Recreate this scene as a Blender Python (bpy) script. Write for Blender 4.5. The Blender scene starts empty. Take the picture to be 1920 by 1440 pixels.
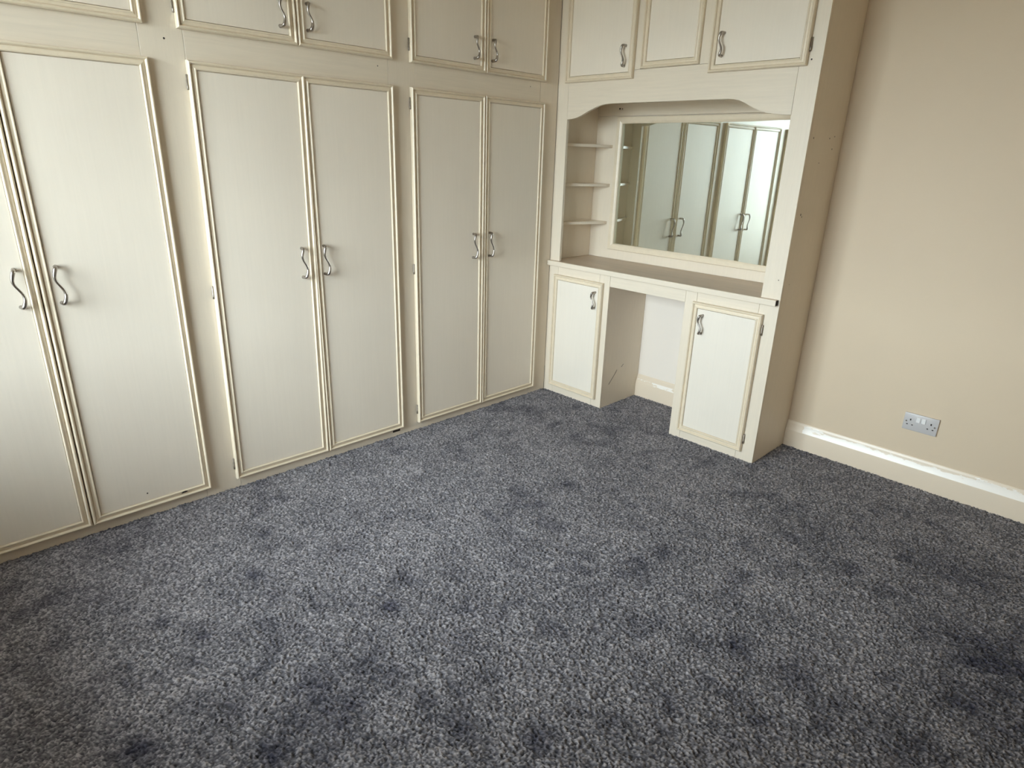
import bpy, bmesh, math, random
import numpy as np
from mathutils import Matrix, Vector

random.seed(7)
rng = np.random.default_rng(7)
scene = bpy.context.scene
C = scene.collection

# ------------------------------------------------------------------ camera
F_PX = 1184.12
cam_d = bpy.data.cameras.new('camera')
cam_d.sensor_fit = 'HORIZONTAL'
cam_d.sensor_width = 36.0
cam_d.lens = F_PX * 36.0 / 1920.0
cam_d.clip_start = 0.02
cam = bpy.data.objects.new('camera', cam_d)
C.objects.link(cam)
R3 = Matrix(((0.6971979, -0.2619582, 0.6673028),
             (0.7162904, 0.2168534, -0.6632516),
             (0.0290373, 0.9404002, 0.3388279)))
cam.matrix_world = Matrix.Translation((2.70569, -2.99263, 1.46951)) @ R3.to_4x4()
scene.camera = cam

# ------------------------------------------------------------------ room sizes
WALL_X0, WALL_X1 = -0.60, 3.55      # left wall (behind the wardrobes), right wall
WALL_Y0, WALL_Y1 = -3.72, 0.3904    # window wall (behind the camera), back wall
CEIL = 2.45
WIN = (0.10, 1.70, 0.66, 2.31)      # window opening x0, x1, z0, z1
SKY = 9.0

# ------------------------------------------------------------------ daylight
world = bpy.data.worlds.new('overcast_sky')
scene.world = world
world.use_nodes = True
wn = world.node_tree
bg = wn.nodes['Background']
bg.inputs['Color'].default_value = (0.89, 0.985, 1.06, 1)
bg.inputs['Strength'].default_value = SKY
port = bpy.data.lights.new('window_portal', 'AREA')
port.shape = 'RECTANGLE'
port.size = WIN[1] - WIN[0]
port.size_y = WIN[3] - WIN[2]
port.cycles.is_portal = True
po = bpy.data.objects.new('window_portal', port)
C.objects.link(po)
po.location = ((WIN[0] + WIN[1]) / 2, WALL_Y0 - 0.24, (WIN[2] + WIN[3]) / 2)
po.rotation_euler = (math.radians(90), 0, 0)      # shines along +y, into the room

vs = scene.view_settings
vs.view_transform = 'Standard'
vs.look = 'None'
vs.exposure = 1.57
vs.gamma = 1.0
vs.use_curve_mapping = False
scene.cycles.max_bounces = 12
scene.cycles.diffuse_bounces = 8
scene.cycles.transparent_max_bounces = 16

# ------------------------------------------------------------------ materials
def nodes(name):
    m = bpy.data.materials.new(name)
    m.use_nodes = True
    nt = m.node_tree
    return m, nt, nt.nodes['Principled BSDF']

def add(nt, typ, **kw):
    n = nt.nodes.new(typ)
    for k, v in kw.items():
        if k in n.inputs:
            n.inputs[k].default_value = v
        else:
            setattr(n, k, v)
    return n

def laminate(name, col, rough=0.36, stretch=(60, 60, 3), amp=0.05, bump=0.02, blotch=0.02, spec=0.5):
    """painted wood-effect board; `stretch` is the noise scale along each axis (low = along the grain)"""
    m, nt, b = nodes(name)
    L = nt.links
    tc = add(nt, 'ShaderNodeTexCoord')
    oi = add(nt, 'ShaderNodeObjectInfo')
    off = add(nt, 'ShaderNodeVectorMath', operation='MULTIPLY_ADD')
    cmb = add(nt, 'ShaderNodeCombineXYZ')
    for i in range(3):
        L.new(oi.outputs['Random'], cmb.inputs[i])
    L.new(cmb.outputs[0], off.inputs[0])
    off.inputs[1].default_value = (3.0, 3.0, 3.0)
    L.new(tc.outputs['Object'], off.inputs[2])
    mp = add(nt, 'ShaderNodeMapping')
    mp.inputs['Scale'].default_value = stretch
    L.new(off.outputs[0], mp.inputs['Vector'])
    n1 = add(nt, 'ShaderNodeTexNoise', Scale=1.0, Detail=5.0, Roughness=0.62, Distortion=0.4)
    L.new(mp.outputs[0], n1.inputs['Vector'])
    n2 = add(nt, 'ShaderNodeTexNoise', Scale=2.2, Detail=3.0)
    L.new(off.outputs[0], n2.inputs['Vector'])
    a = add(nt, 'ShaderNodeMapRange')
    a.inputs['From Min'].default_value = 0.28; a.inputs['From Max'].default_value = 0.72
    a.inputs['To Min'].default_value = 1 - amp; a.inputs['To Max'].default_value = 1 + amp * 0.5
    L.new(n1.outputs['Fac'], a.inputs['Value'])
    c2 = add(nt, 'ShaderNodeMapRange')
    c2.inputs['From Min'].default_value = 0.3; c2.inputs['From Max'].default_value = 0.7
    c2.inputs['To Min'].default_value = 1 - blotch; c2.inputs['To Max'].default_value = 1 + blotch
    L.new(n2.outputs['Fac'], c2.inputs['Value'])
    mu = add(nt, 'ShaderNodeMath', operation='MULTIPLY')
    L.new(a.outputs[0], mu.inputs[0]); L.new(c2.outputs[0], mu.inputs[1])
    sc = add(nt, 'ShaderNodeVectorMath', operation='SCALE')
    sc.inputs[0].default_value = col
    L.new(mu.outputs[0], sc.inputs['Scale'])
    L.new(sc.outputs[0], b.inputs['Base Color'])
    b.inputs['Roughness'].default_value = rough
    b.inputs['Specular IOR Level'].default_value = spec
    if bump:
        bp = add(nt, 'ShaderNodeBump', Strength=bump, Distance=0.002)
        L.new(n1.outputs['Fac'], bp.inputs['Height'])
        L.new(bp.outputs[0], b.inputs['Normal'])
    return m

def plain(name, col, rough=0.5, metal=0.0, spec=0.5):
    m, nt, b = nodes(name)
    L = nt.links
    tc = add(nt, 'ShaderNodeTexCoord')
    n = add(nt, 'ShaderNodeTexNoise', Scale=40.0, Detail=3.0)
    L.new(tc.outputs['Object'], n.inputs['Vector'])
    a = add(nt, 'ShaderNodeMapRange')
    a.inputs['To Min'].default_value = rough * 0.85; a.inputs['To Max'].default_value = min(1, rough * 1.15)
    L.new(n.outputs['Fac'], a.inputs['Value'])
    L.new(a.outputs[0], b.inputs['Roughness'])
    b.inputs['Base Color'].default_value = (*col, 1)
    b.inputs['Metallic'].default_value = metal
    b.inputs['Specular IOR Level'].default_value = spec
    return m

IVORY = (0.78, 0.69, 0.565)
M = {}
M['panel'] = laminate('ivory_panel', (0.845, 0.765, 0.655), 0.43, (110, 110, 4), 0.022, 0.02)
M['frame_v'] = laminate('ivory_board_upright', IVORY, 0.42, (150, 150, 9), 0.035, 0.02)
M['frame_h'] = laminate('ivory_board_level', IVORY, 0.42, (4, 90, 90), 0.06, 0.02)
M['mould'] = laminate('cream_moulding', (0.78, 0.675, 0.52), 0.33, (30, 30, 30), 0.05, 0.02)
M['white_board'] = laminate('white_cabinet_panel', (0.83, 0.765, 0.67), 0.36, (140, 140, 4), 0.02, 0.006)
M['top'] = laminate('worktop_wood_effect', (0.60, 0.48, 0.37), 0.42, (3, 70, 70), 0.16, 0.02, 0.05)
M['dark'] = plain('dark_hole', (0.03, 0.022, 0.018), 0.8)
M['scuff'] = plain('grey_scuff', (0.20, 0.17, 0.14), 0.8)
M['metal'] = plain('brushed_nickel', (0.40, 0.365, 0.335), 0.30, 1.0)
M['hinge'] = plain('dull_steel', (0.33, 0.29, 0.25), 0.4, 1.0)
M['socket'] = plain('satin_grey_plate', (0.62, 0.60, 0.60), 0.32, 0.1)
M['switch'] = plain('white_plastic', (0.86, 0.86, 0.86), 0.25)
M['upvc'] = plain('white_upvc', (0.80, 0.80, 0.79), 0.35)
M['ceil'] = plain('ceiling_paint', (0.76, 0.685, 0.59), 0.9)
M['grass'] = plain('garden_ground', (0.24, 0.23, 0.20), 0.95)

def mirror_mat():
    m, nt, b = nodes('mirror_silver')
    b.inputs['Base Color'].default_value = (0.79, 0.85, 0.80, 1)
    b.inputs['Metallic'].default_value = 1.0
    b.inputs['Roughness'].default_value = 0.015
    return m
M['mirror'] = mirror_mat()

def glass_mat():
    m, nt, b = nodes('window_glass')
    L = nt.links
    nt.nodes.remove(b)
    tr = add(nt, 'ShaderNodeBsdfTransparent'); tr.inputs['Color'].default_value = (0.96, 0.98, 0.97, 1)
    gl = add(nt, 'ShaderNodeBsdfGlossy', Roughness=0.02)
    fr = add(nt, 'ShaderNodeFresnel', IOR=1.45)
    mx = add(nt, 'ShaderNodeMixShader')
    L.new(fr.outputs[0], mx.inputs[0]); L.new(tr.outputs[0], mx.inputs[1]); L.new(gl.outputs[0], mx.inputs[2])
    L.new(mx.outputs[0], nt.nodes['Material Output'].inputs['Surface'])
    return m
M['glass'] = glass_mat()

def wall_mat(name, col, alt=None):
    """emulsion paint; `alt` is the white of the bare strip of wall inside the kneehole"""
    m, nt, b = nodes(name)
    L = nt.links
    tc = add(nt, 'ShaderNodeTexCoord')
    n1 = add(nt, 'ShaderNodeTexNoise', Scale=1.6, Detail=4.0)
    n2 = add(nt, 'ShaderNodeTexNoise', Scale=260.0, Detail=2.0)
    L.new(tc.outputs['Object'], n1.inputs['Vector']); L.new(tc.outputs['Object'], n2.inputs['Vector'])
    a = add(nt, 'ShaderNodeMapRange')
    a.inputs['From Min'].default_value = 0.3; a.inputs['From Max'].default_value = 0.7
    a.inputs['To Min'].default_value = 0.975; a.inputs['To Max'].default_value = 1.02
    L.new(n1.outputs['Fac'], a.inputs['Value'])
    sc = add(nt, 'ShaderNodeVectorMath', operation='SCALE')
    L.new(a.outputs[0], sc.inputs['Scale'])
    if alt:
        sx = add(nt, 'ShaderNodeSeparateXYZ'); L.new(tc.outputs['Object'], sx.inputs[0])
        lt = add(nt, 'ShaderNodeMath', operation='LESS_THAN'); L.new(sx.outputs['X'], lt.inputs[0]); lt.inputs[1].default_value = 1.0
        mx = add(nt, 'ShaderNodeMix', data_type='RGBA')
        L.new(lt.outputs[0], mx.inputs[0])
        mx.inputs[6].default_value = (*col, 1); mx.inputs[7].default_value = (*alt, 1)
        L.new(mx.outputs[2], sc.inputs[0])
    else:
        sc.inputs[0].default_value = col
    L.new(sc.outputs[0], b.inputs['Base Color'])
    b.inputs['Roughness'].default_value = 0.62
    bp = add(nt, 'ShaderNodeBump', Strength=0.06, Distance=0.001)
    L.new(n2.outputs['Fac'], bp.inputs['Height']); L.new(bp.outputs[0], b.inputs['Normal'])
    return m
M['wall'] = wall_mat('cream_wall_paint', (0.71, 0.585, 0.435))
M['wall_back'] = wall_mat('cream_back_wall_paint', (0.71, 0.585, 0.435), (0.86, 0.79, 0.71))

def skirting_mat():
    """cream gloss paint with the top moulding rubbed and chipped to white"""
    m, nt, b = nodes('cream_skirting_chipped')
    L = nt.links
    tc = add(nt, 'ShaderNodeTexCoord')
    sx = add(nt, 'ShaderNodeSeparateXYZ'); L.new(tc.outputs['Object'], sx.inputs[0])
    mp = add(nt, 'ShaderNodeMapping'); mp.inputs['Scale'].default_value = (9, 30, 30)
    L.new(tc.outputs['Object'], mp.inputs['Vector'])
    n1 = add(nt, 'ShaderNodeTexNoise', Scale=1.0, Detail=7.0, Roughness=0.65)
    L.new(mp.outputs[0], n1.inputs['Vector'])
    # chipped band follows the sloping top moulding, ragged at its upper rim
    up = add(nt, 'ShaderNodeMath', operation='MULTIPLY_ADD'); L.new(n1.outputs['Fac'], up.inputs[0])
    up.inputs[1].default_value = 0.110; up.inputs[2].default_value = 0.068
    lo = add(nt, 'ShaderNodeMath', operation='GREATER_THAN'); L.new(sx.outputs['Z'], lo.inputs[0]); lo.inputs[1].default_value = 0.094
    hi = add(nt, 'ShaderNodeMath', operation='LESS_THAN'); L.new(sx.outputs['Z'], hi.inputs[0]); L.new(up.outputs[0], hi.inputs[1])
    xs = add(nt, 'ShaderNodeMath', operation='MULTIPLY_ADD'); L.new(n1.outputs['Fac'], xs.inputs[0]); xs.inputs[1].default_value = 0.06; xs.inputs[2].default_value = 1.545
    gx = add(nt, 'ShaderNodeMath', operation='GREATER_THAN'); L.new(sx.outputs['X'], gx.inputs[0]); L.new(xs.outputs[0], gx.inputs[1])
    m1 = add(nt, 'ShaderNodeMath', operation='MULTIPLY'); L.new(lo.outputs[0], m1.inputs[0]); L.new(hi.outputs[0], m1.inputs[1])
    m2 = add(nt, 'ShaderNodeMath', operation='MULTIPLY'); L.new(m1.outputs[0], m2.inputs[0]); L.new(gx.outputs[0], m2.inputs[1])
    # inside the kneehole only scattered flakes have gone, along the rim
    kx = add(nt, 'ShaderNodeMath', operation='LESS_THAN'); L.new(sx.outputs['X'], kx.inputs[0]); kx.inputs[1].default_value = 1.2
    kz = add(nt, 'ShaderNodeMath', operation='COMPARE'); L.new(sx.outputs['Z'], kz.inputs[0]); kz.inputs[1].default_value = 0.104; kz.inputs[2].default_value = 0.011
    kn = add(nt, 'ShaderNodeMath', operation='GREATER_THAN'); L.new(n1.outputs['Fac'], kn.inputs[0]); kn.inputs[1].default_value = 0.53
    k1 = add(nt, 'ShaderNodeMath', operation='MULTIPLY'); L.new(kx.outputs[0], k1.inputs[0]); L.new(kz.outputs[0], k1.inputs[1])
    k2 = add(nt, 'ShaderNodeMath', operation='MULTIPLY'); L.new(k1.outputs[0], k2.inputs[0]); L.new(kn.outputs[0], k2.inputs[1])
    k3 = add(nt, 'ShaderNodeMath', operation='MAXIMUM'); L.new(k2.outputs[0], k3.inputs[0]); L.new(m2.outputs[0], k3.inputs[1])
    m2 = k3
    mx = add(nt, 'ShaderNodeMix', data_type='RGBA')
    mx.inputs[6].default_value = (0.80, 0.685, 0.545, 1); mx.inputs[7].default_value = (0.95, 0.90, 0.83, 1)
    L.new(m2.outputs[0], mx.inputs[0])
    L.new(mx.outputs[2], b.inputs['Base Color'])
    b.inputs['Roughness'].default_value = 0.3
    bp = add(nt, 'ShaderNodeBump', Strength=0.25, Distance=0.002)
    L.new(m2.outputs[0], bp.inputs['Height']); L.new(bp.outputs[0], b.inputs['Normal'])
    return m
M['skirting'] = skirting_mat()

def carpet_mat(name, pile):
    m, nt, b = nodes(name)
    L = nt.links
    tc = add(nt, 'ShaderNodeTexCoord')
    ramp = add(nt, 'ShaderNodeValToRGB')
    e = ramp.color_ramp.elements
    e[0].position = 0.0; e[0].color = (0.030, 0.030, 0.042, 1)
    e[1].position = 1.0; e[1].color = (0.435, 0.412, 0.428, 1)
    k = ramp.color_ramp.elements.new(0.5); k.color = (0.152, 0.145, 0.160, 1)
    if pile:
        at = add(nt, 'ShaderNodeAttribute', attribute_name='tuft')
        L.new(at.outputs['Fac'], ramp.inputs[0])
        cr = add(nt, 'ShaderNodeAttribute', attribute_name='crush_and_shade')
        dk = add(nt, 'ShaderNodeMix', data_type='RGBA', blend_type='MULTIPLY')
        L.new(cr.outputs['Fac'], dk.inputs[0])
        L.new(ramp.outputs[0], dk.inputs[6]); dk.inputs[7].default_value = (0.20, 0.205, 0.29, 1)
        L.new(dk.outputs[2], b.inputs['Base Color'])
    else:
        n1 = add(nt, 'ShaderNodeTexNoise', Scale=190.0, Detail=2.0)
        L.new(tc.outputs['Object'], n1.inputs['Vector'])
        L.new(n1.outputs['Fac'], ramp.inputs[0])
        L.new(ramp.outputs[0], b.inputs['Base Color'])
        bp = add(nt, 'ShaderNodeBump', Strength=1.0, Distance=0.006)
        L.new(n1.outputs['Fac'], bp.inputs['Height']); L.new(bp.outputs[0], b.inputs['Normal'])
    b.inputs['Roughness'].default_value = 0.9
    b.inputs['Specular IOR Level'].default_value = 0.1
    b.inputs['Sheen Weight'].default_value = 0.15
    b.inputs['Sheen Roughness'].default_value = 0.5
    return m
M['carpet_base'] = carpet_mat('grey_carpet_base', False)
M['carpet'] = carpet_mat('grey_twist_carpet', True)

# ------------------------------------------------------------------ helpers
def link(name, me, mat, parent=None, loc=(0, 0, 0), rot=(0, 0, 0)):
    o = bpy.data.objects.new(name, me)
    C.objects.link(o)
    if mat and not me.materials:
        me.materials.append(M[mat])
    o.location = loc
    o.rotation_euler = rot
    o.parent = parent
    return o

def thing(name, label, cat, loc=(0, 0, 0), rotz=0.0, group=None):
    o = bpy.data.objects.new(name, None)
    C.objects.link(o)
    o.empty_display_size = 0.1
    o.location = loc
    o.rotation_euler = (0, 0, rotz)
    o['label'] = label
    o['category'] = cat
    if group:
        o['group'] = group
    return o

def structure(o):
    o['kind'] = 'structure'
    return o

def box_mesh(name, x0, x1, y0, y1, z0, z1, bev=0.0008, seg=1):
    bm = bmesh.new()
    bmesh.ops.create_cube(bm, size=1.0)
    for v in bm.verts:
        v.co = Vector(((x0 + x1) / 2 + v.co.x * (x1 - x0), (y0 + y1) / 2 + v.co.y * (y1 - y0), (z0 + z1) / 2 + v.co.z * (z1 - z0)))
    if bev:
        bmesh.ops.bevel(bm, geom=bm.edges[:], offset=bev, segments=seg, affect='EDGES', profile=0.5)
    me = bpy.data.meshes.new(name)
    bm.to_mesh(me); bm.free()
    return me

def box(name, b, mat, parent=None, bev=0.0008, seg=1):
    return link(name, box_mesh(name, *b, bev=bev, seg=seg), mat, parent)

def poly_mesh(name, pts, axis, a0, a1, bev=0.0):
    """extrude a 2-D outline: axis 'y' takes (x, z) points from y=a0 to a1, axis 'z' takes (x, y) points,
    axis 'x' takes (y, z) points"""
    def co(p, a):
        return {'y': (p[0], a, p[1]), 'z': (p[0], p[1], a), 'x': (a, p[0], p[1])}[axis]
    bm = bmesh.new()
    A = [bm.verts.new(co(p, a0)) for p in pts]
    B = [bm.verts.new(co(p, a1)) for p in pts]
    n = len(pts)
    bm.faces.new(A); bm.faces.new(list(reversed(B)))
    for i in range(n):
        bm.faces.new((A[i], B[i], B[(i + 1) % n], A[(i + 1) % n]))
    bmesh.ops.recalc_face_normals(bm, faces=bm.faces[:])
    if bev:
        bmesh.ops.bevel(bm, geom=bm.edges[:], offset=bev, segments=1, affect='EDGES')
    me = bpy.data.meshes.new(name)
    bm.to_mesh(me); bm.free()
    return me

def smooth(me, ang=35):
    me.shade_smooth()
    me.set_sharp_from_angle(angle=math.radians(ang))
    return me

# moulding cross-section: s = distance in from the outer rim, n = height above the board behind
PROFILE = [(0, 0), (0, .0135), (.0008, .0165), (.0026, .0195), (.0052, .0212), (.0078, .0210), (.0100, .0190), (.0114, .0155), (.0124, .0120),
           (.0140, .0114), (.0150, .0136), (.0232, .0152), (.0255, .0176), (.0282, .0182), (.0303, .0166), (.0318, .0125), (.0325, .0080), (.0325, 0)]
FRAME_PROFILE = [(0, 0), (0, .023), (.002, .027), (.020, .027), (.026, .025), (.033, .021), (.037, .0185), (.037, 0)]

def strip_mesh(name, w, h, side, prof):
    """one mitred strip of a rectangular frame w x h lying in the x/z plane and facing -y"""
    def pt(s, n, end):
        if side == 'bottom': return ((s, w - s)[end], -n, s)
        if side == 'top': return ((s, w - s)[end], -n, h - s)
        if side == 'left': return (s, -n, (s, h - s)[end])
        return (w - s, -n, (s, h - s)[end])
    bm = bmesh.new()
    A = [bm.verts.new(pt(s, n, 0)) for s, n in prof]
    B = [bm.verts.new(pt(s, n, 1)) for s, n in prof]
    k = len(prof)
    bm.faces.new(A); bm.faces.new(list(reversed(B)))
    for i in range(k):
        bm.faces.new((A[i], B[i], B[(i + 1) % k], A[(i + 1) % k]))
    bmesh.ops.recalc_face_normals(bm, faces=bm.faces[:])
    me = bpy.data.meshes.new(name)
    bm.to_mesh(me); bm.free()
    return smooth(me, 30)

def tube_mesh(name, pts, rad, segs=10, sub=5):
    """smooth tube through control points with a radius at each"""
    P, Rr = [], []
    n = len(pts)
    for i in range(n - 1):
        p0, p1, p2, p3 = (Vector(pts[max(i - 1, 0)]), Vector(pts[i]), Vector(pts[i + 1]), Vector(pts[min(i + 2, n - 1)]))
        for j in range(sub):
            t = j / sub
            P.append(0.5 * ((2 * p1) + (p2 - p0) * t + (2 * p0 - 5 * p1 + 4 * p2 - p3) * t * t + (3 * p1 - p0 - 3 * p2 + p3) * t ** 3))
            Rr.append(rad[i] * (1 - t) + rad[i + 1] * t)
    P.append(Vector(pts[-1])); Rr.append(rad[-1])
    bm = bmesh.new()
    rings = []
    ref = Vector((1, 0, 0))
    for i, p in enumerate(P):
        t = (P[min(i + 1, len(P) - 1)] - P[max(i - 1, 0)]).normalized()
        u = (ref - t * ref.dot(t)).normalized()
        v = t.cross(u)
        rings.append([bm.verts.new(p + (u * math.cos(2 * math.pi * k / segs) + v * math.sin(2 * math.pi * k / segs)) * Rr[i]) for k in range(segs)])
    for a, b in zip(rings, rings[1:]):
        for k in range(segs):
            bm.faces.new((a[k], a[(k + 1) % segs], b[(k + 1) % segs], b[k]))
    bm.faces.new(list(reversed(rings[0]))); bm.faces.new(rings[-1])
    bmesh.ops.recalc_face_normals(bm, faces=bm.faces[:])
    me = bpy.data.meshes.new(name)
    bm.to_mesh(me); bm.free()
    return smooth(me, 60)

def handle_mesh(cc):
    """S-shaped bow handle, feet cc apart, origin midway between the feet on the door face, facing -y"""
    h = cc / 2
    k = cc / 0.128
    A = .0115 * k
    pts = [(.001, .001, h), (0, -.009, h), (-.001, -.019, h), (-.004 * k, -.0265, h - .004 * k), (-.0085 * k, -.0285, h - .016 * k),
           (-A, -.0285, h - .034 * k), (-.0075 * k, -.0285, h * .22), (0, -.0285, 0), (.0075 * k, -.0285, -h * .22), (A, -.0285, -h + .034 * k),
           (.0085 * k, -.0285, -h + .016 * k), (.004 * k, -.0265, -h + .004 * k), (.001, -.019, -h), (0, -.009, -h), (-.001, .001, -h)]
    rad = [.0072, .0062, .0062, .0068, .0066, .0052, .0042, .0039, .0042, .0052, .0066, .0068, .0062, .0062, .0072]
    me = tube_mesh('handle', pts, rad)
    me.materials.append(M['metal'])
    return me
HANDLE = {.128: handle_mesh(.128), .096: handle_mesh(.096)}

def hinge_mesh():
    """flush hinge knuckle, 50 mm, axis along z, with the two thin leaves beside it"""
    pts = [(0, 0, -.027), (0, 0, -.025), (0, 0, -.0095), (0, 0, -.008), (0, 0, .008), (0, 0, .0095), (0, 0, .025), (0, 0, .027)]
    me = tube_mesh('hinge', pts, [.002, .0038, .0038, .0028, .0038, .0028, .0038, .002], 10, 1)
    bm = bmesh.new(); bm.from_mesh(me)
    r = bmesh.ops.create_cube(bm, size=1.0)
    for v in r['verts']:
        v.co = Vector((v.co.x * .0016, .0015 + v.co.y * .005, v.co.z * .048))
    bm.to_mesh(me); bm.free()
    me.materials.append(M['hinge'])
    return me
HINGE = hinge_mesh()

def door(parent, x0, x1, z0, z1, handle=None, hinge=None, y=-0.0015, panel='panel', name='door', tilt=0.0):
    """overlay door: flat board inside a mitred moulding; handle = (x, z, cc); hinge = ('left'|'right', [z...])"""
    w, h = x1 - x0, z1 - z0
    i = .0334
    d = link(name, box_mesh(name, i, w - i, -.0112, 0, i, h - i, bev=0), panel, parent, (x0, y, z0))
    if tilt:
        d.rotation_euler = (0, tilt, 0)
    for s in ('left', 'right', 'top', 'bottom'):
        link('moulding', strip_mesh('moulding', w, h, s, PROFILE), 'mould', d)
    if handle:
        link('handle', HANDLE[handle[2]], None, d, (handle[0] - x0, -.0112, handle[1] - z0))
    if hinge:
        for z in hinge[1]:
            link('hinge', HINGE, None, d, (-.0035 if hinge[0] == 'left' else w + .0035, -.006, z - z0))
    return d

def disc(name, parent, loc, r, axis, mat='dark', t=.0006, segs=12):
    bm = bmesh.new()
    bmesh.ops.create_cone(bm, cap_ends=True, segments=segs, radius1=r, radius2=r * .8, depth=t)
    me = bpy.data.meshes.new(name); bm.to_mesh(me); bm.free()
    rot = {'y': (math.radians(90), 0, 0), 'x': (0, math.radians(90), 0), 'z': (0, 0, 0)}[axis]
    return link(name, me, mat, parent, loc, rot)

# ------------------------------------------------------------------ room shell
FLOOR_Z = -0.012        # carpet backing; the pile stands on it up to about z = 0
T = 0.12
structure(box('ceiling', (WALL_X0 - T, WALL_X1 + T, WALL_Y0 - .25, WALL_Y1 + T, CEIL, CEIL + .1), 'ceil', bev=0))
structure(box('wall_left', (WALL_X0 - T, WALL_X0, WALL_Y0, WALL_Y1, FLOOR_Z, CEIL), 'wall', bev=0))
structure(box('wall_right', (WALL_X1, WALL_X1 + T, WALL_Y0, WALL_Y1, FLOOR_Z, CEIL), 'wall', bev=0))
structure(box('wall_back', (WALL_X0 - T, WALL_X1 + T, WALL_Y1, WALL_Y1 + T, FLOOR_Z, CEIL), 'wall_back', bev=0))

def ring_wall():
    """window wall: one slab with a rectangular opening"""
    x0, x1, z0, z1 = WALL_X0 - T, WALL_X1 + T, FLOOR_Z, CEIL
    a, b, c, d = WIN
    out = [(x0, z0), (x1, z0), (x1, z1), (x0, z1)]
    inn = [(a, c), (b, c), (b, d), (a, d)]
    V, Fc = [], []
    for y in (WALL_Y0, WALL_Y0 - .25):
        V += [(p[0], y, p[1]) for p in out] + [(p[0], y, p[1]) for p in inn]
    for i in range(4):
        j = (i + 1) % 4
        Fc += [(i, j, 4 + j, 4 + i), (8 + j, 8 + i, 12 + i, 12 + j), (4 + i, 4 + j, 12 + j, 12 + i), (j, i, 8 + i, 8 + j)]
    me = bpy.data.meshes.new('wall_front')
    me.from_pydata(V, [], Fc)
    bm = bmesh.new(); bm.from_mesh(me); bmesh.ops.recalc_face_normals(bm, faces=bm.faces[:]); bm.to_mesh(me); bm.free()
    return me
structure(link('wall_front', ring_wall(), 'wall'))

# window behind the camera: the room's only light
win = structure(link('window_1', strip_mesh('window_1', WIN[1] - WIN[0], WIN[3] - WIN[2], 'bottom', [(0, 0), (0, .06), (.055, .06), (.055, 0)]), 'upvc', None, (WIN[0], WALL_Y0 - .14, WIN[2])))
for s in ('top', 'left', 'right'):
    link('window_frame', strip_mesh('window_frame', WIN[1] - WIN[0], WIN[3] - WIN[2], s, [(0, 0), (0, .06), (.055, .06), (.055, 0)]), 'upvc', win)
ww, wh = WIN[1] - WIN[0], WIN[3] - WIN[2]
for k in (1, 2):
    link('mullion', box_mesh('mullion', ww * k / 3 - .03, ww * k / 3 + .03, -.06, 0, .055, wh - .055, bev=.002), 'upvc', win)
for k in range(3):
    xa = .055 if k == 0 else ww * k / 3 + .03
    xb = ww - .055 if k == 2 else ww * (k + 1) / 3 - .03
    link('pane', box_mesh('pane', xa, xb, -.032, -.028, .055, wh - .055, bev=0), 'glass', win)
structure(box('trim_1', (WIN[0] - .04, WIN[1] + .04, WALL_Y0 - .075, WALL_Y0 + .05, WIN[2] - .025, WIN[2]), 'upvc', bev=.004, seg=2))
structure(box('ground', (-40, 40, -80, WALL_Y0 - .6, -.45, -.30), 'grass', bev=0))

# carpet: backing board and, standing on it, one continuous twist pile
floor = structure(box('floor', (WALL_X0 - T, WALL_X1 + T, WALL_Y0, WALL_Y1 + T, FLOOR_Z - .1, FLOOR_Z), 'carpet_base', bev=0))

# flattened pile patches, right-side ones deepened to paint in shade: x, y, radius, strength
CRUSH_AND_SHADE = [(0.442, -2.152, 0.035, 0.5), (0.684, -2.288, 0.037, 0.5), (0.485, -2.736, 0.074, 0.35), (0.58, -2.679, 0.039, 0.35), (0.722, -2.611, 0.028, 0.6), (0.88, -2.536, 0.032, 0.7), (0.616, -2.881, 0.049, 0.4), (0.65, -2.987, 0.038, 0.5), (0.728, -2.941, 0.042, 0.35), (0.925, -2.761, 0.021, 0.5), (0.97, -2.599, 0.022, 0.4), (1.073, -2.387, 0.032, 0.5), (1.156, -2.016, 0.042, 0.8), (0.764, -1.986, 0.084, 0.25), (1.351, -1.82, 0.055, 0.5), (1.164, -1.726, 0.049, 0.4), (1.445, -1.945, 0.058, 0.4), (1.616, -1.973, 0.048, 0.4), (1.364, -2.232, 0.065, 0.4), (1.323, -2.366, 0.084, 0.7), (1.431, -2.36, 0.091, 0.7), (1.374, -2.474, 0.079, 0.6), (1.23, -2.604, 0.069, 0.5), (1.144, -2.645, 0.05, 0.4), (1.199, -2.808, 0.052, 0.8), (1.415, -2.553, 0.056, 0.7), (1.697, -2.155, 0.035, 0.6), (0.904, -2.864, 0.037, 0.4), (0.605, -2.072, 0.043, 0.3), (0.994, -0.903, 0.048, 0.6), (1.613, -1.036, 0.046, 0.7), (1.58, -1.153, 0.039, 0.6), (1.605, -1.435, 0.065, 0.35), (1.843, -0.252, 0.04, 0.6), (1.981, -0.423, 0.107, 0.35), (2.15, -0.595, 0.056, 0.5), (2.076, -1.296, 0.056, 0.8), (1.979, -1.378, 0.047, 0.4), (1.833, -1.389, 0.024, 0.5), (1.89, -1.578, 0.027, 0.5), (2.047, -1.659, 0.033, 0.7), (1.983, -1.814, 0.032, 0.5), (1.873, -2.022, 0.043, 0.8), (2.075, -1.741, 0.036, 0.5), (2.249, -1.235, 0.067, 0.5), (2.447, -1.082, 0.044, 0.5), (2.405, -1.276, 0.042, 0.5), (2.256, -1.506, 0.041, 0.5), (2.626, -0.721, 0.150, 0.75), (2.479, -0.304, 0.20, 0.5), (2.697, -0.959, 0.14, 0.7), (2.567, -1.309, 0.12, 0.55), (2.242, -1.636, 0.031, 0.5), (1.032, -1.171, 0.045, 0.3)]

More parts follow.
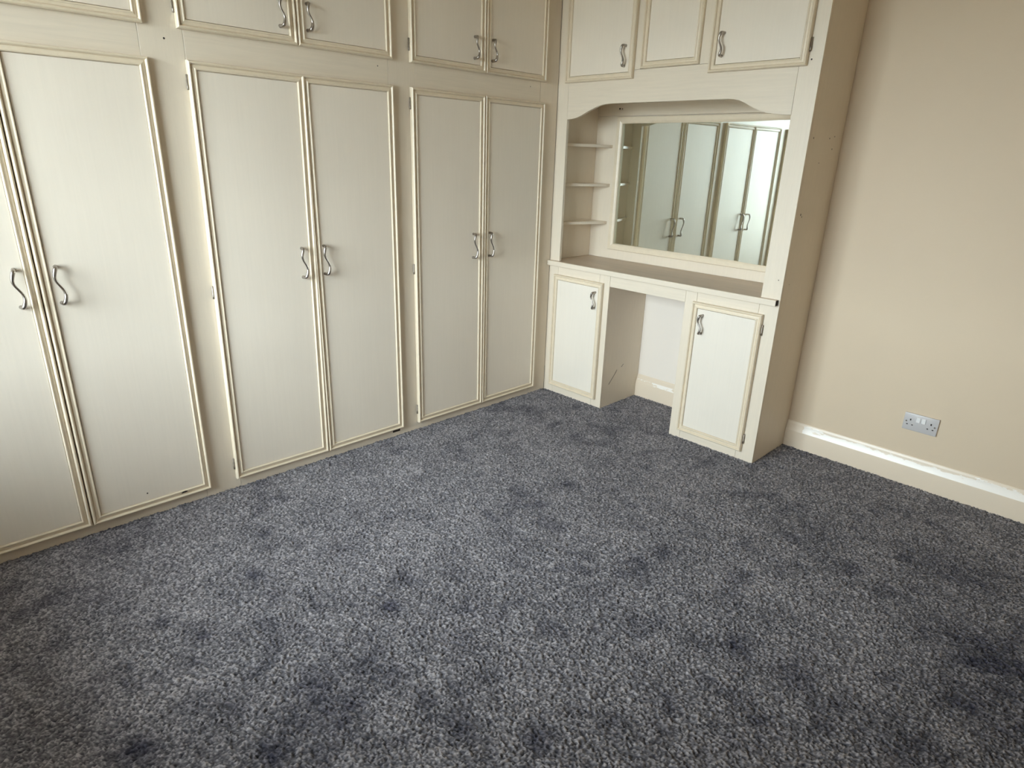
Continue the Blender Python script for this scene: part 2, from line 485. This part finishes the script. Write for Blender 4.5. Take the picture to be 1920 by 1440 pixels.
def value_noise(nx, ny, cell):
    """smooth random field on an nx x ny grid with features `cell` samples wide"""
    gx, gy = nx // cell + 3, ny // cell + 3
    g = rng.random((gx, gy))
    ix = np.arange(nx) / cell; iy = np.arange(ny) / cell
    x0 = ix.astype(int); y0 = iy.astype(int)
    fx = (ix - x0)[:, None]; fy = (iy - y0)[None, :]
    fx = fx * fx * (3 - 2 * fx); fy = fy * fy * (3 - 2 * fy)
    a = g[np.ix_(x0, y0)]; b = g[np.ix_(x0 + 1, y0)]; c = g[np.ix_(x0, y0 + 1)]; d = g[np.ix_(x0 + 1, y0 + 1)]
    return (a * (1 - fx) + b * fx) * (1 - fy) + (c * (1 - fx) + d * fx) * fy

def carpet_pile():
    S = 0.0037
    X0, X1, Y0, Y1 = -0.595, 3.535, -3.715, 0.375
    nx, ny = int((X1 - X0) / S) + 1, int((Y1 - Y0) / S) + 1
    x = X0 + np.arange(nx) * S; y = Y0 + np.arange(ny) * S
    gx, gy = np.meshgrid(x, y, indexing='ij')
    jx = gx + rng.uniform(-.0014, .0014, gx.shape); jy = gy + rng.uniform(-.0014, .0014, gy.shape)
    r = rng.random(gx.shape)
    # neighbouring ends belong to one twisted tuft: blend a little
    rb = r.copy()
    rb[1:, :] = 0.68 * r[1:, :] + 0.32 * r[:-1, :]
    rb[:, 1:] = 0.75 * rb[:, 1:] + 0.25 * r[:, :-1]
    rb = (rb - .5) * 1.35 + .5
    crush_and_shade = np.zeros(gx.shape)
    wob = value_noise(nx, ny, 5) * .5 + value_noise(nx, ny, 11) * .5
    for cx, cy, rad, s in CRUSH_AND_SHADE:
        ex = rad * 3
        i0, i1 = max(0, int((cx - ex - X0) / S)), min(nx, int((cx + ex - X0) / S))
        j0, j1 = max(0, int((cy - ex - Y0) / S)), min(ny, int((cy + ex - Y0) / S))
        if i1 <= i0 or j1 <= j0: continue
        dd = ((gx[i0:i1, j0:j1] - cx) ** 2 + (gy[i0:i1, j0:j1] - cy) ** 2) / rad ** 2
        crush_and_shade[i0:i1, j0:j1] = np.maximum(crush_and_shade[i0:i1, j0:j1], s * np.exp(-dd * .9) * (0.25 + 1.45 * wob[i0:i1, j0:j1]))
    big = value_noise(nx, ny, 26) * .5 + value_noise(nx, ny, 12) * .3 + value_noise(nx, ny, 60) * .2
    crush_and_shade = np.clip(crush_and_shade + np.clip((big - .58) * 2.3, 0, .45), 0, 1)
    z = FLOOR_Z + .0045 + rb * .0085 + value_noise(nx, ny, 9) * .002 - crush_and_shade * .002
    idx = np.arange(nx * ny).reshape(nx, ny)
    cxm = gx[:-1, :-1] + S / 2; cym = gy[:-1, :-1] + S / 2
    keep = ((cym < 0.004) & ((cxm > 0) | (cym < -3.231))) | ((cxm > .4795) & (cxm < .987)) | ((cxm > 1.4845) & (cym > 0))
    q = np.stack([idx[:-1, :-1][keep], idx[1:, :-1][keep], idx[1:, 1:][keep], idx[:-1, 1:][keep]], 1)
    used = np.zeros(nx * ny, bool); used[q.ravel()] = True
    remap = np.cumsum(used) - 1
    q = remap[q]
    co = np.stack([jx.ravel()[used], jy.ravel()[used], z.ravel()[used]], 1).astype(np.float32)
    me = bpy.data.meshes.new('carpet_pile')
    me.vertices.add(len(co)); me.vertices.foreach_set('co', co.ravel())
    nq = len(q)
    me.loops.add(nq * 4); me.loops.foreach_set('vertex_index', q.astype(np.int32).ravel())
    me.polygons.add(nq); me.polygons.foreach_set('loop_start', np.arange(nq, dtype=np.int32) * 4)
    me.update(calc_edges=True)
    a = me.attributes.new('tuft', 'FLOAT', 'POINT')
    tuft = np.clip(.5 + (value_noise(nx, ny, 30) * .6 + value_noise(nx, ny, 11) * .4 - .5) * .22 + (rng.random(gx.shape) - .5) * .55 + (rb - .5) * .75, 0, 1)
    a.data.foreach_set('value', tuft.ravel()[used].astype(np.float32))
    a = me.attributes.new('crush_and_shade', 'FLOAT', 'POINT')
    a.data.foreach_set('value', crush_and_shade.ravel()[used].astype(np.float32))
    return me
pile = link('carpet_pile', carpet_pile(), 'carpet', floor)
pile['kind'] = 'stuff'

# skirting boards along the back wall: plain face, sloping worn moulding, thin rim at the wall
SK = [(0, FLOOR_Z), (-.020, FLOOR_Z), (-.020, .090), (-.0185, .0955), (-.0105, .116), (-.0085, .128), (-.006, .138), (-.003, .1435), (0, .1445)]
structure(link('baseboard_back', smooth(poly_mesh('baseboard_back', SK, 'x', 1.4875, WALL_X1), 25), 'skirting', None, (0, WALL_Y1, 0)))
structure(link('baseboard_kneehole', smooth(poly_mesh('baseboard_kneehole', SK, 'x', .482, .9845), 25), 'skirting', None, (0, WALL_Y1, 0)))
SKR = [(WALL_X1 - (-p[0]), p[1]) for p in SK]
structure(link('baseboard_right', smooth(poly_mesh('baseboard_right', SKR, 'y', WALL_Y0, WALL_Y1 - .021), 25), 'skirting'))

# ------------------------------------------------------------------ fitted wardrobes along the left wall
ZB, ZT, ZU, ZUT = .041, 1.7645, 1.8695, 2.345
BASE = FLOOR_Z
HZ = [1.694, .905, .12]
bays = [
    # stile start, stile end, opening end, doors (left, gap, right), label
    (-3.230, -3.081, -2.201, (-3.099, -2.6413, -2.1834), 'ivory fitted wardrobe bay farthest from the dressing table, one door chipped at its foot'),
    (-2.201, -2.050, -1.168, (-2.0712, -1.6084, -1.1526), 'middle bay of the three ivory fitted wardrobes, between two other bays'),
    (-1.168, -1.018, -.150, (-1.0504, -.5796, -.1213), 'ivory fitted wardrobe bay in the room corner, touching the dressing table unit'),
]
HY = [(-2.703, -2.585), (-1.677, -1.559), (-.654, -.532)]
for bi, (s0, s1, e, (dl, dm, dr), label) in enumerate(bays):
    t = thing('fitted_wardrobe', label, 'wardrobe', (0, s0, BASE), math.pi / 2, 'fitted wardrobes along the left wall')
    L_ = lambda y: y - s0
    Z_ = lambda z: z - BASE
    g = .0006
    def part(name, ya, yb, za, zb, mat):
        return box(name, (L_(ya) + g, L_(yb) - g, 0, .018, Z_(za), Z_(zb)), mat, t, bev=.0007)
    part('stile', s0, s1, BASE, CEIL - .001, 'frame_v')
    if bi == 0:
        box('end_panel', (L_(s0) + g, L_(s0) + .018, .0185, .599, 0, Z_(CEIL - .001)), 'frame_v', t, bev=.0007)
    if bi == 2:
        part('stile', e, 0, BASE, CEIL - .001, 'frame_v')
    part('plinth', s1, e, BASE, .085, 'frame_h')
    part('rail', s1, e, 1.735, 1.895, 'frame_h')
    part('rail', s1, e, 2.325, CEIL - .001, 'frame_h')
    for side, (ya, yb) in enumerate(((dl, dm - .0017), (dm + .0017, dr))):
        hs = ('left', 'right')[side]
        tilt = 0.0
        dz = 0.0
        if bi == 1 and side == 0:
            tilt, dz = .010, .0045
        door(t, L_(ya), L_(yb), Z_(ZB) + dz, Z_(ZT) + dz, (L_(HY[bi][side]), Z_(.997), .128), (hs, [Z_(z) for z in HZ]) if side == 0 else None, tilt=tilt)
        door(t, L_(ya), L_(yb), Z_(ZU), Z_(ZUT), (L_(HY[bi][side]), Z_(1.979), .096), (hs, [Z_(1.945), Z_(2.27)]) if side == 0 else None)
    if bi == 0:
        disc('screw_hole', t, (L_(-2.116), -.0003, Z_(1.832)), .0035, 'y')
    if bi == 1:
        disc('screw_hole', t, (L_(-1.222), -.0003, Z_(1.837)), .003, 'y', 'scuff')
        link('chip', box_mesh('chip', L_(-1.215), L_(-1.168), -.0008, .0, Z_(.020), Z_(.034), bev=0), 'dark', t)
    if bi == 2:
        disc('screw_hole', t, (L_(-.230), -.0003, Z_(1.838)), .003, 'y', 'scuff')
# chip and nail mark on the near door of the first bay
first = [o for o in C.objects if o.name.startswith('fitted_wardrobe') and o.type == 'EMPTY'][0]
fd = [o for o in first.children if o.name.startswith('door')][2]
link('chip', poly_mesh('chip', [(.330, .0205), (.352, .0215), (.356, .0250), (.347, .0285), (.336, .0275)], 'y', -.0195, -.0170), 'dark', fd)
disc('nail_mark', fd, (.205, -.0116, .066), .0032, 'y')

# ------------------------------------------------------------------ dressing unit on the back wall
CT0, CT1 = .8350, .8630      # worktop underside and top
W = 1.487
hutch = thing('dressing_unit', 'tall ivory dressing unit surround with scalloped valance, corner shelves and overhead cupboards', 'cabinet', (0, 0, BASE))
Zb = lambda z: z - BASE
def hb(name, b, mat, bev=.0007, par=None):
    x0, x1, y0, y1, z0, z1 = b
    return box(name, (x0, x1, y0, y1, Zb(z0), Zb(z1)), mat, par or hutch, bev=bev)
hb('stile', (.0012, .0805, 0, .018, CT1 + .0005, CEIL - .001), 'frame_v')
rst = hb('stile', (1.3912, W, 0, .018, BASE, CEIL - .001), 'frame_v')
hb('stile', (.5125, .5640, 0, .018, 1.9130, 2.3645), 'frame_v')
hb('stile', (.9055, .9850, 0, .018, 1.9130, 2.3645), 'frame_v')
hb('rail', (.0815, 1.3902, 0, .018, 2.3655, CEIL - .001), 'frame_h')
side = hb('side_panel', (1.469, W, .0185, WALL_Y1 - .001, BASE, CEIL - .001), 'frame_v')
hb('nook_side', (-.0100, .008, .0185, .377, CT1 + .0005, 1.799), 'frame_v')
hb('back_panel', (-.0100, 1.4685, .378, .3895, CT1 + .0005, 1.7175), 'frame_v')
hb('upper_back_panel', (-.0100, 1.4685, .376, .3895, 1.7195, 1.799), 'frame_h')
hb('soffit', (-.0100, 1.4685, .0185, .3895, 1.800, 1.816), 'frame_h')
# scalloped valance
def valance():
    cl = [(.0815, 1.681), (.115, 1.6825), (.148, 1.688), (.178, 1.6975), (.205, 1.709), (.243, 1.7245), (.280, 1.738), (.306, 1.746), (.334, 1.752), (.370, 1.7552), (.407, 1.756)]
    cr = [(1.080, 1.7545), (1.106, 1.7525), (1.133, 1.747), (1.160, 1.7370), (1.190, 1.722), (1.217, 1.7090), (1.245, 1.698), (1.270, 1.6910), (1.297, 1.687), (1.340, 1.6815), (1.3902, 1.678)]
    pts = [(.0815, 1.912)] + cl + cr + [(1.3902, 1.912)]
    return poly_mesh('valance', [(x, Zb(z)) for x, z in pts], 'y', 0, .018)
link('valance', smooth(valance(), 30), 'frame_h', hutch)
for z in (1.554, 1.324, 1.094):
    sh = [(.0083, .020), (.024, .020), (.134, .352), (.137, .3777), (.0083, .3777)]
    link('corner_shelf', poly_mesh('corner_shelf', sh, 'z', Zb(z - .016), Zb(z), bev=.0008), 'frame_v', hutch)
door(hutch, .0637, .5278, Zb(1.8705), Zb(2.36), (.4695, Zb(1.980), .096), ('left', [Zb(1.953), Zb(2.28)]))
door(hutch, .9624, 1.4277, Zb(1.8705), Zb(2.36), (1.024, Zb(1.985), .096), ('right', [Zb(1.953), Zb(2.28)]))
door(hutch, .5650, .9045, Zb(1.9135), Zb(2.36), y=.009, name='fixed_panel')
disc('screw_hole', hutch, (1.4405, -.0003, Zb(1.895)), .0035, 'y')
disc('hook', hutch, (.172, .3745, Zb(1.760)), .005, 'y', t=.004)
disc('hook', hutch, (.190, .3745, Zb(1.759)), .004, 'y', 'scuff', t=.003)
for y, z, r in ((.052, 1.585, .0045), (.235, 1.590, .004), (.290, 1.600, .0035), (.285, 1.545, .004), (.160, 1.482, .003), (.060, 1.255, .006), (.075, 1.245, .004), (.070, .93, .002)):
    disc('nail_mark', side, (W + .0002, y, Zb(z)), r, 'x', 'scuff')
disc('nail_mark', rst, (1.462, -.0003, Zb(.955)), .003, 'y', 'scuff')

left = thing('floor_cabinet', 'small ivory floor cabinet on the corner side of the kneehole, handle at its right', 'cabinet', (0, 0, BASE), 0, 'floor cabinets under the dressing table top')
right = thing('floor_cabinet', 'small ivory floor cabinet beside the bare cream wall, handle at its left', 'cabinet', (0, 0, BASE), 0, 'floor cabinets under the dressing table top')
hb('stile', (.0012, .0755, 0, .018, BASE, CT0 - .0005), 'frame_v', par=left)
hb('stile', (.4065, .4815, 0, .018, BASE, CT0 - .0005), 'frame_v', par=left)
hb('rail', (.0765, .4055, 0, .018, .735, CT0 - .0005), 'frame_h', par=left)
hb('plinth', (.0765, .4055, 0, .018, BASE, .085), 'frame_h', par=left)
sp = hb('side_panel', (.4635, .4815, .0185, WALL_Y1 - .0012, BASE, CT0 - .0005), 'frame_v', par=left)
door(left, .0545, .4432, Zb(.0476), Zb(.7813), (.390, Zb(.672), .096), ('left', [Zb(.704), Zb(.12)]), panel='white_board')
# scrape marks inside the kneehole
link('scuff_mark', poly_mesh('scuff_mark', [(.070, Zb(.140)), (.076, Zb(.139)), (.140, Zb(.205)), (.150, Zb(.222)), (.146, Zb(.223)), (.128, Zb(.200))], 'x', .4815, .4819), 'scuff', sp)
link('scuff_mark', poly_mesh('scuff_mark', [(.190, Zb(.232)), (.194, Zb(.230)), (.215, Zb(.246)), (.212, Zb(.249))], 'x', .4815, .4819), 'scuff', sp)
hb('stile', (.9850, 1.0520, 0, .018, BASE, CT0 - .0005), 'frame_v', par=right)
hb('rail', (1.0530, 1.3902, 0, .018, .735, CT0 - .0005), 'frame_h', par=right)
hb('plinth', (1.0530, 1.3902, 0, .018, BASE, .085), 'frame_h', par=right)
hb('side_panel', (.9850, 1.003, .0185, WALL_Y1 - .0012, BASE, CT0 - .0005), 'frame_v', par=right)
door(right, 1.0391, 1.4220, Zb(.0476), Zb(.7813), (1.105, Zb(.670), .096), ('right', [Zb(.704), Zb(.12)]), panel='white_board')

top = thing('dressing_table_top', 'brown wood-grain dressing table top with ivory front edge, below the mirror', 'table top', (0, 0, CT0))
tp = [(.004, -.0175), (1.478, -.0175), (1.478, -.0008), (1.3900, -.0008), (1.3900, .0190), (1.4680, .0190), (1.4680, .3770), (-.010, .3770), (-.010, .0185), (.004, .0185)]
link('top_board', poly_mesh('top_board', tp, 'z', 0, CT1 - CT0), 'top', top)
box('edge_strip', (.004, 1.478, -.0276, -.0178, -.001, CT1 - CT0), 'frame_h', top, bev=.0018, seg=2)
box('end_cap', (1.4781, 1.4796, -.0262, -.0012, .002, CT1 - CT0 - .002), 'dark', top, bev=.0004)
box('apron', (.4825, .9840, .0005, .018, .7666 - CT0, -.0008), 'frame_h', top)

mir = thing('framed_mirror', 'wide rectangular mirror in a cream frame above the dressing table top', 'mirror', (.1750, .3775, .925))
MW, MH = 1.300 - .1750, 1.713 - .925
for s in ('left', 'right', 'top', 'bottom'):
    link('frame_strip', strip_mesh('frame_strip', MW, MH, s, FRAME_PROFILE), 'mould', mir)
link('mirror_glass', box_mesh('mirror_glass', -MW / 2 + .033, MW / 2 - .033, -.004, 0, .033, MH - .033, bev=0), 'mirror', mir, (MW / 2, -.0095, 0), (0, 0, -.017))

# ------------------------------------------------------------------ power socket
soc = thing('power_socket', 'grey double power socket with two white switches on the cream wall', 'socket', (2.0269 + .073, WALL_Y1, .3175))
link('faceplate', smooth(box_mesh('faceplate', -.073, .073, -.0105, -.0004, -.043, .043, bev=.003, seg=3), 40), 'socket', soc)
for sx_ in (-1, 1):
    sw = link('switch', box_mesh('switch', sx_ * .0115 - .0085, sx_ * .0115 + .0085, -.0145, -.0104, .004, .029, bev=.0015, seg=2), 'switch', soc)
    c = sx_ * .0435
    link('pin_hole', box_mesh('pin_hole', c - .0028, c + .0028, -.0109, -.0104, .006, .015, bev=0), 'dark', soc)
    for k in (-1, 1):
        link('pin_hole', box_mesh('pin_hole', c + k * .011 - .0035, c + k * .011 + .0035, -.0109, -.0104, -.0165, -.0120, bev=0), 'dark', soc)
    disc('screw', soc, (sx_ * .0605, -.0107, .0), .0042, 'y', 'hinge', t=.0008)
